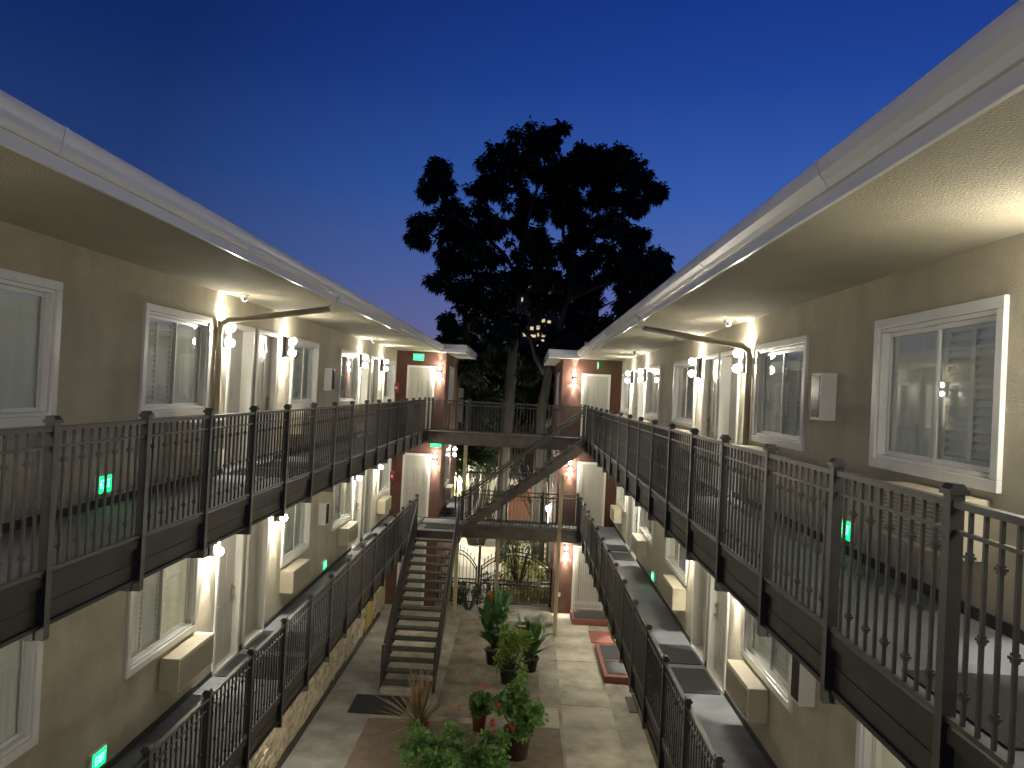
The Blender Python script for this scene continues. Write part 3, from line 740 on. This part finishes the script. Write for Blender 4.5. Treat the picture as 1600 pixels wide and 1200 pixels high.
# ------------------------------------------------------------------ foliage helpers
def leaf_mesh(centers, dirs, length, width, droop=.25, up=None):
    """array of leaf-shaped quads (two triangles folded) -> verts, faces"""
    n = len(centers); d = dirs / np.linalg.norm(dirs, axis=1, keepdims=True)
    ref = np.tile(np.array([0, 0, 1.]), (n, 1)) + RNG.normal(0, .35, (n, 3))
    sdir = np.cross(d, ref); sdir /= np.linalg.norm(sdir, axis=1, keepdims=True) + 1e-9
    L = np.asarray(length).reshape(-1, 1) * np.ones((n, 1)); W = np.asarray(width).reshape(-1, 1) * np.ones((n, 1))
    a = centers; b = centers + d * L * .5 + sdir * W * .5; c = centers + d * L; c[:, 2] -= (droop * L)[:, 0]; e_ = centers + d * L * .5 - sdir * W * .5
    mid = centers + d * L * .5; mid[:, 2] -= (W * .15)[:, 0]
    V = np.stack([a, b, c, e_], 1).reshape(-1, 3)
    i = np.arange(n)[:, None] * 4
    Fc = np.concatenate([i + np.array([0, 1, 2]), i + np.array([0, 2, 3])], 0)
    return V, Fc
def np_obj(name, V, Fc, material, parent=None):
    me = bpy.data.meshes.new(name); nf = len(Fc)
    me.vertices.add(len(V)); me.vertices.foreach_set('co', V.astype(np.float32).ravel())
    me.loops.add(nf * 3); me.loops.foreach_set('vertex_index', Fc.astype(np.int32).ravel())
    me.polygons.add(nf); me.polygons.foreach_set('loop_start', np.arange(nf, dtype=np.int32) * 3); me.polygons.foreach_set('loop_total', np.full(nf, 3, np.int32))
    me.materials.append(material); me.update(calc_edges=True); me.validate()
    o = bpy.data.objects.new(name, me); C.objects.link(o)
    if parent is not None: o.parent = parent
    return o
def rnd_dirs(n, zbias=0):
    d = RNG.normal(size=(n, 3)); d /= np.linalg.norm(d, axis=1, keepdims=True); d[:, 2] += zbias; return d
def clump(c, r, n, squash=1.0, surf=.55):
    d = rnd_dirs(n); rad = r * (surf + (1 - surf) * RNG.random((n, 1))) ** 1.0
    rad *= RNG.random((n, 1)) ** .25
    p = d * rad; p[:, 2] *= squash; return np.array(c) + p, d

# ------------------------------------------------------------------ the big tree
def pix(px, py, Y):
    d = cr * ((px - 800) / 1200) - cu * ((py - 600) / 1200) + fw; d = d * (Y / d.y); return np.array([d.x, d.y, d.z + EYE])
CROWN = [(745,500,20),(700,500,12),(720,545,24),(765,545,22),(745,575,24),(790,570,16),(820,560,12),(875,560,22),(900,545,24),(925,530,20),(880,535,20),(945,520,16),(790,455,20),(845,455,14),(905,465,22),(830,585,14),(838,482,12),(812,500,9),(862,515,10),(825,225,38),(866,208,20),(852,222,18),(800,250,40),(770,262,26),(780,300,34),(760,285,20),(840,280,42),(880,268,34),(912,238,16),(908,262,24),(935,255,26),(918,290,36),(960,245,20),(955,265,22),(988,255,18),(985,275,22),(1005,282,20),(1022,300,12),(1030,297,8),(1000,322,18),(975,318,20),(955,300,20),
 (692,275,24),(684,262,14),(672,296,18),(700,318,26),(663,342,18),(645,372,11),(660,375,15),(652,360,12),(722,335,28),(745,300,16),(700,368,28),(735,368,28),(760,340,24),(775,358,18),(702,402,20),(690,428,14),(680,442,8),(728,412,26),(765,400,20),(748,385,18),(720,448,20),(708,462,13),
 (822,318,16),(840,318,22),(830,366,18),(815,385,22),(846,385,16),(850,402,18),(812,350,10),(880,312,24),(892,345,20),(872,330,14),(920,330,26),(900,372,18),(928,362,26),(958,348,24),(985,368,20),(1000,365,10),(992,392,16),(985,410,14),(950,398,22),(885,398,24),(905,425,22),(920,405,20),
 (1018,398,16),(1036,405,11),(1012,418,14),(1002,436,16),(1035,425,9),(1022,450,9),(960,425,13),(975,445,16),(940,436,14),(1045,440,6),(930,465,24),(970,478,16),(1000,462,12),(960,500,14),(985,500,9),(880,445,24),(842,428,22),(806,430,26),(765,440,24),(775,478,28),(738,486,22),(712,520,18),(735,525,26),(785,520,26),(895,492,22),(910,520,22),(935,508,16),(695,532,8),(745,455,16),(870,470,12)]
TY = 33.0
def make_tree():
    r = thing('tree', (0.3, TY, 0), 'tall dark spreading tree with two pale trunks rising beyond the far bridge', 'tree')
    t = MB()
    def limb(pts, rad): t.tube([pix(*p) for p in pts], rad, 9)
    limb([(782, 960, TY), (785, 760, TY), (789, 690, TY), (796, 620, TY), (800, 560, TY), (806, 500, TY), (812, 440, TY), (815, 380, TY), (826, 340, TY), (840, 290, TY)], [.27, .26, .24, .22, .20, .17, .14, .10, .08, .04])
    limb([(838, 960, 33.4), (842, 760, 33.4), (845, 690, 33.4), (846, 640, 33.4), (855, 590, 33.2), (860, 560, 33), (873, 520, 33), (885, 470, 33), (905, 420, 33), (930, 370, 33), (960, 320, 33)], [.30, .29, .27, .24, .17, .17, .16, .14, .11, .08, .04])
    limb([(846, 665, 33.4), (862, 655, 33.2), (885, 630, 33.0), (900, 600, 32.8)], [.2, .15, .1, .05])
    limb([(855, 588, 33.2), (838, 560, 33.4), (830, 530, 33.6), (790, 480, 33.8)], [.14, .12, .1, .04])
    for pts, rr_ in (([(812, 440, 33), (790, 400, 32.6), (760, 370, 32.3), (720, 345, 32), (690, 300, 31.8)], [.1, .09, .08, .06, .03]), ([(806, 500, 33), (770, 450, 33.4), (730, 420, 33.8), (700, 380, 34), (660, 360, 34)], [.12, .1, .08, .06, .03]),
                     ([(826, 340, 33), (806, 335, 33), (790, 322, 32.8), (775, 300, 32.5)], [.07, .06, .05, .03]), ([(826, 345, 33), (832, 320, 33), (850, 260, 33), (862, 220, 33)], [.07, .06, .05, .02]),
                     ([(885, 470, 33), (930, 450, 32.5), (980, 430, 32.2), (1020, 405, 32)], [.1, .08, .05, .02]), ([(905, 420, 33), (880, 370, 33.5), (880, 320, 33.7), (900, 270, 34)], [.1, .08, .06, .03]), ([(930, 370, 33), (970, 340, 32.6), (1000, 290, 32.4)], [.07, .05, .02]), ([(873, 520, 33), (920, 490, 33.5), (960, 470, 33.8)], [.08, .06, .03])):
        limb(pts, rr_)
    place_child(t.build('trunk', BARK), r)
    Cs, Ds = [], []
    for (px, py, pr) in CROWN:
        Y = TY + RNG.uniform(-2.2, 2.2); c = pix(px, py, Y); R_ = pr * Y / 1200
        nsub = int(2 + pr * .42)
        for _ in range(nsub):                        # ragged drooping sprays on each bough
            d = rnd_dirs(1)[0]; q = c + d * R_ * 1.05 * RNG.random() ** .38 * np.array([1, 1.1, .85])
            rs = RNG.uniform(.18, .33); n = int(105 * (rs / .28) ** 2)
            p, dd = clump(q, rs, n, .8, .2); dd[:, 2] -= .55; Cs.append(p); Ds.append(dd)
    P = np.concatenate(Cs); D = np.concatenate(Ds)
    V, Fc = leaf_mesh(P, D, RNG.uniform(.18, .34, len(P)), RNG.uniform(.07, .12, len(P)), .3)
    o = np_obj('crown', V, Fc, LF_TREE); place_child(o, r)
make_tree()
def bush(name, loc, blobs, leafn, ll, lw, material, label, cat, stems=True, group=None, fl=None):
    r = thing(name, loc, label, cat, group); Cs, Ds = [], []
    for (x, y, z, rad) in blobs:
        n = int(leafn * rad * rad)
        p, d = clump((x, y, z), rad, n, .9, .3); d[:, 2] += .15; Cs.append(p); Ds.append(d)
    P = np.concatenate(Cs); D = np.concatenate(Ds)
    V, Fc = leaf_mesh(P, D, RNG.uniform(ll * .7, ll * 1.3, len(P)), RNG.uniform(lw * .7, lw * 1.3, len(P)), .2)
    np_obj('foliage', V, Fc, material, r)
    if stems:
        t = MB()
        for (x, y, z, rad) in blobs: t.tube([(x * .15, y * .15, 0), (x * .6, y * .6, z * .5), (x, y, z)], [.035 * max(1, rad), .025 * max(1, rad), .008], 6)
        t.build('trunk' if cat == 'tree' else 'stem', BARK, r)
    return r
def rb(n, sx, sy, z0, z1, r0_, r1_): return [(random.uniform(-sx, sx), random.uniform(-sy, sy), random.uniform(z0, z1), random.uniform(r0_, r1_)) for _ in range(n)]
bush('tree', (-2.0, 36.5, 0), rb(62, 2.4, 1.6, 4.1, 9.2, .6, 1.0), 1500, .22, .1, LF_BUSH, 'dense dark evergreen tree left of the pale trunks behind the bridge', 'tree')
bush('tree', (1.6, 38, 0), rb(62, 2.7, 1.4, 4.1, 9.2, .6, 1.0), 1500, .22, .1, LF_BUSH, 'dense dark evergreen tree right of the pale trunks behind the bridge', 'tree')
bush('tree', (-5.2, 35.5, 0), rb(26, 1.5, 1.4, 4.2, 8.9, .5, .9), 1300, .22, .1, LF_TREE, 'dark tree rising behind the left roof end', 'tree')
bush('tree', (5.6, 37, 0), rb(30, 2.6, 1.4, 4.2, 9.6, .6, 1.0), 1300, .22, .1, LF_TREE, 'dark tree rising behind the right roof end', 'tree')
# sapling stems and slatted fence behind the bridge
fr_ = thing('screen_fence', (0, 35, 0), 'tall dark slatted screen behind the tree trunks', 'fence')
fm = MB(); 
for k in range(46):
    x = -3.2 + k * .14; fm.box(x, x + .05, 35.0, 35.03, 3.3, 5.8 + .12 * math.sin(k * 1.7))
fm.box(-3.3, 3.3, 35.035, 35.07, 3.5, 3.6).box(-3.3, 3.3, 35.035, 35.07, 5.3, 5.4)
place_child(fm.build('slats', mat('weathered dark wood', (.05, .05, .045), .9, noise=.4)), fr_)
pm = MB().box(-3.3, -3.2, 34.9, 35.02, 0, 5.9).box(3.2, 3.3, 34.9, 35.02, 0, 5.9); place_child(pm.build('posts', mat('weathered dark wood', (.05, .05, .045), .9)), fr_)
r = thing('utility_meter', (-2.35, 27.9, 0), 'pale narrow cabinet on a pole beyond the left end of the bridge', 'cabinet')
MB().box(-.09, .09, -.05, .05, F2 + .2, F2 + 1.05).box(-.085, .085, -.06, .04, F2 + 1.1, F2 + 1.45).build('cabinet', mat('pale grey box', (.36, .36, .33), .6), r); MB().tube([(0, 0, 0), (0, 0, F2 + .25)], .03, 8).build('pole', IRON, r)

# ------------------------------------------------------------------ beyond the gate
r = thing('garage', (0, 45, 0), 'pale stucco garage wall across the street with an orange wooden door', 'building')
bw = MB().box(-14, 10, 44, 48, 0, 2.35); place_child(bw.build('wall', mat('pale street wall', (.52, .48, .38), .85, noise=.2, nscale=1.5)), r)
place_child(MB().box(-.9, .75, 43.93, 43.99, 0, 2.0).build('door', mat('orange timber', (.20, .085, .045), .6, noise=.25, nscale=4, stretch=(6, 1, .5))), r)
pm = MB()
for k in range(26): pm.box(-12.9 + k * .45, -12.8 + k * .45, 43.9, 43.99, 0, 2.2)
place_child(pm.build('pilasters', mat('white trim', (.68, .66, .58), .6)), r)
for x in (-7.2, -4.9, 2.4, 4.2):
    o = MB().box(x, x + .9, 43.95, 43.995, .9, 1.8).build('window', DARK); place_child(o, r)
r = thing('house', (-5.2, 40, 0), 'yellow-green lit house wall seen past the left red block', 'building')
place_child(MB().box(-10, -2.75, 39.5, 43, 0, 4.6).build('wall', mat('yellow stucco', (.42, .40, .20), .85, noise=.1)), r)
place_child(MB().box(-10.2, -2.5, 39.2, 43.2, 4.6, 4.75).prism([(-10.2, 4.75), (-2.5, 4.75), (-6.4, 6.0)], 1, 39.2, 43.2).build('roof', mat('dark shingle', (.06, .055, .05), .9)), r)
place_child(MB().box(-3.9, -3.1, 39.44, 39.49, 3.0, 4.1).build('window', DARK), r)
struct(MB().quad((-.7, 26.7, -.004), (6, 26.7, -.004), (6, 33.5, -.004), (-.4, 33.5, -.004)), 'planting_bed', mat('leafy soil', (.13, .115, .05), .95, noise=.5, nscale=5, bump=1, bscale=20))
struct(MB().quad((-14, 26.62, -.01), (12, 26.62, -.01), (12, 44, -.01), (-14, 44, -.01)), 'driveway', mat('driveway concrete', (.36, .34, .28), .85, noise=.2, nscale=1))
gp_ = np.stack([RNG.uniform(-.6, 3.4, 5200), RNG.uniform(26.9, 33.2, 5200), np.full(5200, .01) + RNG.random(5200) ** 2 * .3], 1)
V, Fc = leaf_mesh(gp_, rnd_dirs(len(gp_), .4), RNG.uniform(.08, .2, len(gp_)), RNG.uniform(.04, .1, len(gp_)), .2)
tag(np_obj('ground_cover', V, Fc, LF_YEL), 'yellowish ground cover growing beyond the gate', 'ground cover', kind='stuff')
bush('shrub', (-.85, 27.3, 0), rb(8, .3, .3, .25, .8, .15, .25), 1500, .11, .05, LF_BUSH, 'dark green leafy shrub just beyond the gate behind the canna', 'shrub')
bush('shrub', (.05, 29.2, 0), rb(12, .5, .4, .7, 1.9, .22, .36), 900, .15, .065, LF_LIME, 'bright green shrub lit beyond the centre of the gate', 'shrub')
bush('shrub', (-1.55, 25.6, 0), rb(9, .42, .3, .15, .95, .18, .32), 1800, .12, .05, LF_BUSH, 'dark leafy shrub inside the gate beside the lower stairs', 'shrub')
bush('shrub', (1.9, 34, 0), rb(8, .6, .4, .3, 1.5, .25, .45), 1200, .15, .06, LF_YEL, 'pale leafy shrub near the globe street lamp', 'shrub')
def globe_post(x, y, h, lb, e_=60):
    r = thing('lamp_post', (x, y, 0), lb, 'lamp post')
    MB().tube([(0, 0, 0), (0, 0, h - .12)], [.04, .03], 8).lathe([(.06, h - .14), (.07, h - .1), (.05, h - .08)]).build('pole', WHITE, r)
    MB().ball((0, 0, h), .12, 16).build('globe', emit('street globe %d' % e_, (1, .93, .75), e_), r)
globe_post(1.16, 31, 2.7, 'white globe lamp post beyond the gate', 160)
globe_post(-3.4, 36, 3.0, 'unseen globe lamp post added behind the left red block to light the street', 1300)  # extra lamp out of view, added to light the wall across the street
globe_post(3.4, 38, 3.0, 'unseen globe lamp post added behind the right red block to light the street', 800)  # second added lamp, hidden by the right block, brightens the street background
r = thing('stool', (1.02, 30, 0), 'small dark stool with a white cup beyond the gate', 'stool')
MB().box(-.2, .2, -.15, .15, .52, .56).build('seat', WHITE, r)
for a in (-1, 1):
    for b in (-1, 1): MB().box(a * .17 - .015, a * .17 + .015, b * .12 - .015, b * .12 + .015, 0, .52).build('leg', BLACK, r)

# distant tower
r = thing('apartment_tower', (4, 200, 0), 'dark distant high-rise with scattered lit windows behind the tree', 'building')
tb = MB().box(-9.5, 18, 200, 216, 0, EYE + 29.5).box(-4, 8, 202, 214, EYE + 29.5, EYE + 32.5)
place_child(tb.build('tower', mat('tower concrete', (.10, .075, .07), .8, noise=.2, nscale=.3)), r)
LIT = [(766,467,5,5),(757,474,2,3),(752,478,4,4),(800,453,1,2),(827,447,20,4),(815,468,4,6),(852,449,3,3),(859,457,4,4),(851,490,5,5),(849,501,5,5),(858,503,5,4),(820,512,7,5),(831,513,5,5),(841,512,5,6),(849,512,5,8),(820,523,9,5),(833,525,8,4),(841,523,3,5),(849,524,5,5),(873,513,4,4),(882,512,2,3),(783,522,3,3),(791,523,3,3),(848,532,4,3),(876,480,2,4),(884,450,3,2),(893,450,3,2),(776,510,3,4),(790,445,2,2),(865,535,4,3),(840,540,5,3),(805,490,3,3),(864,470,3,4),(830,480,3,3),(812,498,3,3)]
for (px, py, w_, h_) in LIT:
    c = pix(px, py, 199.9); a = w_ * 200 / 1200 / 2; b = h_ * 200 / 1200 / 2; place_child(MB().box(c[0] - a, c[0] + a, 199.85, 199.95, c[2] - b, c[2] + b).build('lit_window', emit('tower window light', (1, .84, .42), .16)), r)
c = pix(843, 413, 204); place_child(MB().ball((c[0], 204, EYE + 33.2), .35, 8).tube([(c[0], 204, EYE + 32.4), (c[0], 204, EYE + 33)], .1, 6).build('beacon', emit('red beacon', (1, .05, .03), 4)), r)
# roof vent pipe on the right
r = thing('vent_pipe', (1.85, 24.5, ZS + .24), 'small pale vent pipe on the right roof edge near the tree', 'pipe')
MB().tube([(0, 0, 0), (0, 0, .22)], .045, 10).build('pipe', GUT, r); MB().lathe([(.001, .27), (.06, .24), (.06, .2)]).build('cap', GUT, r)

# ------------------------------------------------------------------ potted plants
def pot(r, R_, H, material, rim=.02):
    MB().lathe([(.001, 0), (R_ * .72, 0), (R_ * .95, H * .86), (R_ + rim, H * .86), (R_ + rim, H), (R_ - .015, H), (R_ - .03, H * .88), (.001, H * .88)], n=24).build('pot', material, r)
    MB().lathe([(.001, .0), (R_ - .03, .0)], n=24, cz=H * .9).build('soil', SOIL, r)
def blades(r, n, z0, L, wd, material, spread=.5, stiff=.5, name='foliage', seg=6, zr=0):
    V, Fc = [], []
    for k in range(n):
        a = random.uniform(0, 2 * math.pi); el = random.uniform(1 - spread, 1.0) * math.pi / 2; Lk_ = L * random.uniform(.65, 1.1)
        d = np.array([math.cos(a) * math.cos(el), math.sin(a) * math.cos(el), math.sin(el)]); side = np.array([-math.sin(a), math.cos(a), 0])
        p = np.array([math.cos(a) * .03, math.sin(a) * .03, z0 + random.random() * zr]); i = len(V)
        for q in range(seg + 1):
            t = q / seg; wv = wd * (math.sin(math.pi * min(1, t * .85 + .12)) ** .8) * .5 if t < 1 else .001
            V += [p + side * wv, p - side * wv]; p = p + d * Lk_ / seg; d = d + np.array([0, 0, -(1 - stiff) * .28]); d /= np.linalg.norm(d)
        for q in range(seg): j = i + q * 2; Fc += [(j, j + 1, j + 3), (j, j + 3, j + 2)]
    return np_obj(name, np.array(V), np.array(Fc), material, r)
def canna(r, nst, z0, H, L, Wd):
    V, Fc = [], []; st = MB()
    for k in range(nst):
        a = 2 * math.pi * k / nst + random.random(); ln = random.uniform(.1, .42); h = H * random.uniform(.6, 1.0)
        top = np.array([math.cos(a) * ln, math.sin(a) * ln, z0 + h]); b0 = np.array([math.cos(a) * .05, math.sin(a) * .05, z0])
        st.tube([tuple(b0), tuple((b0 + top) / 2 + np.array([0, 0, .03])), tuple(top)], [.015, .012, .006], 6)
        nl = random.randint(4, 6)
        for q in range(nl):
            t = (q + .8) / nl; p = b0 + (top - b0) * t; az = a + q * 2.3 + random.uniform(-.4, .4); el = random.uniform(.55, 1.2) if q < nl - 1 else 1.35
            d = np.array([math.cos(az) * math.cos(el), math.sin(az) * math.cos(el), math.sin(el)]); side = np.array([-math.sin(az), math.cos(az), 0]); l = L * random.uniform(.75, 1.1); i = len(V)
            for u in range(7):
                x = u / 6; wv = Wd * .5 * math.sin(math.pi * min(1, x * .9 + .08)) ** .7 if u < 6 else .002
                n = np.cross(side, d); V += [p + side * wv + n * wv * .35, p, p - side * wv + n * wv * .35]
                p = p + d * l / 6; d = d + np.array([0, 0, -.14]); d /= np.linalg.norm(d)
            for u in range(6):
                j = i + u * 3
                for c_ in (0, 1): Fc += [(j + c_, j + c_ + 1, j + c_ + 4), (j + c_, j + c_ + 4, j + c_ + 3)]
    st.build('stem', mat('green stem', (.09, .14, .045), .7), r)
    return np_obj('foliage', np.array(V), np.array(Fc), LF_CAN, r)
def flowers(r, pts, rad, material, petals=9):
    Cc, Dd = [], []
    for p in pts:
        q, d = clump(p, rad, petals * 4, .8, .3); Cc.append(q); Dd.append(d)
    P = np.concatenate(Cc); V, Fc = leaf_mesh(P, np.concatenate(Dd), np.full(len(P), rad * .8), np.full(len(P), rad * .7), .1)
    return np_obj('flowers', V, Fc, material, r)
def leafy(r, blobs, dens, ll, lw, material, z=0):
    Cs, Ds = [], []
    for (x, y, zz, rad) in blobs:
        p, d = clump((x, y, zz), rad, int(dens * rad * rad), .9, .3); d[:, 2] += .25; Cs.append(p); Ds.append(d)
    P = np.concatenate(Cs); V, Fc = leaf_mesh(P, np.concatenate(Ds), RNG.uniform(ll * .7, ll * 1.3, len(P)), RNG.uniform(lw * .7, lw * 1.3, len(P)), .15)
    np_obj('foliage', V, Fc, material, r)
    t = MB()
    for (x, y, zz, rad) in blobs: t.tube([(x * .1, y * .1, z), (x * .7, y * .7, (z + zz) / 2), (x, y, zz)], [.012, .009, .004], 5)
    t.build('stem', mat('green stem', (.06, .09, .03), .7), r)
# canna with orange flower, back-left of the trio
r = thing('potted_canna', (-.52, 20.7, 0), 'tall canna with orange flower in a dark pot, back left of the three pots', 'plant')
pot(r, .24, .42, POTD); canna(r, 15, .4, 1.3, .52, .22)
MB().tube([(0, 0, .4), (-.05, -.05, 1.1), (-.12, -.1, 1.75)], .014, 6).build('stem', mat('green stem', (.06, .09, .03), .7), r); flowers(r, [(-.13, -.1, 1.8), (-.11, -.12, 1.72), (-.15, -.1, 1.88)], .06, FL_ORG)
r = thing('potted_plant', (-.07, 19.4, 0), 'yellow-green leafy plant in a dark rimmed pot, front of the three pots', 'plant')
pot(r, .27, .44, POTD); leafy(r, rb(16, .32, .28, .55, 1.25, .15, .24), 3000, .12, .055, LF_LIME, .4)
r = thing('potted_plant', (.46, 20.3, 0), 'strappy snake-like leaves in a dark pot, right of the three pots', 'plant')
pot(r, .22, .38, POTD); blades(r, 22, .36, .95, .085, LF_CAN, .55, .75); canna(r, 6, .36, .8, .42, .15); leafy(r, rb(5, .2, .18, .45, .7, .1, .16), 3000, .1, .045, LF_GER, .36)
r = thing('potted_geranium', (-.66, 16.6, 0), 'pink flowered geranium in a tall terracotta pot', 'plant')
pot(r, .17, .42, TERRA); leafy(r, rb(11, .22, .2, .48, .8, .11, .17), 4200, .085, .075, LF_GER, .4); flowers(r, [(.05, -.08, 1.0), (-.08, -.05, .95), (.12, 0, .93)], .05, FL_PNK); flowers(r, [(-.42, -.1, .5)], .045, FL_RED)
r = thing('potted_geranium', (.16, 15.5, 0), 'large bushy geranium with red flowers in a big brown pot', 'plant')
pot(r, .30, .56, POTB, .03); leafy(r, rb(22, .38, .34, .68, 1.2, .15, .23) + [(0, .05, 1.35, .2), (-.12, .05, 1.28, .18), (.04, .05, 1.55, .15), (.06, .05, 1.7, .09)], 3400, .09, .08, LF_GER, .5)
flowers(r, [(-.42, -.25, 1.12), (-.1, -.42, .78), (-.5, -.15, .72), (-.46, -.3, .60)], .055, FL_RED)
r = thing('dry_plant', (-1.9, 16.2, 0), 'dry brown spiky plant in a low terracotta pot at the foot of the stairs', 'plant')
pot(r, .22, .25, TERRA); blades(r, 85, .22, 1.15, .042, LF_DRY, .8, .78)
r = thing('potted_shrub', (-1.0, 14.45, 0), 'wide bright green bushy plant at the bottom of the view', 'plant')
pot(r, .42, .36, POTB); leafy(r, rb(44, .92, .65, .36, .66, .15, .24), 3000, .085, .075, LF_GER, .36); leafy(r, rb(8, .6, .5, .75, .92, .12, .16), 2500, .08, .07, LF_LIME, .36) if False else None
# pale rock and hose near the tall post
r = thing('rock', (.78, 24.4, 0), 'pale rounded garden rock beside the tall cream post', 'rock')
me = MB().ball((0, 0, .2), .42, 18, .62)
me.v = [(x * (1 + .12 * math.sin(5 * y + 3 * z)), y * (1 + .1 * math.sin(7 * x)), max(0, z * (1 + .12 * math.sin(4 * x + 2 * y)))) for x, y, z in me.v]
me.v = [(x * 1.1, y * .8, z * .75 + .05 * math.sin(9 * x) * (z > .05)) for x, y, z in me.v]
me.build('boulder', mat('pale rock', (.42, .40, .34), .85, noise=.5, nscale=3, bump=1, bscale=14), r)
hm = MB()
for k in range(3): hm.tube([(.34 + (.3 + .02 * k) * math.cos(t * math.pi / 10), 24.0 + (.26 + .015 * k) * math.sin(t * math.pi / 10), .03 + .03 * k) for t in range(21)], .014, 6, cap=False)
tag(hm.build('hose', mat('dark hose', (.05, .07, .04), .5)), 'coiled dark garden hose beside the pale rock', 'hose')
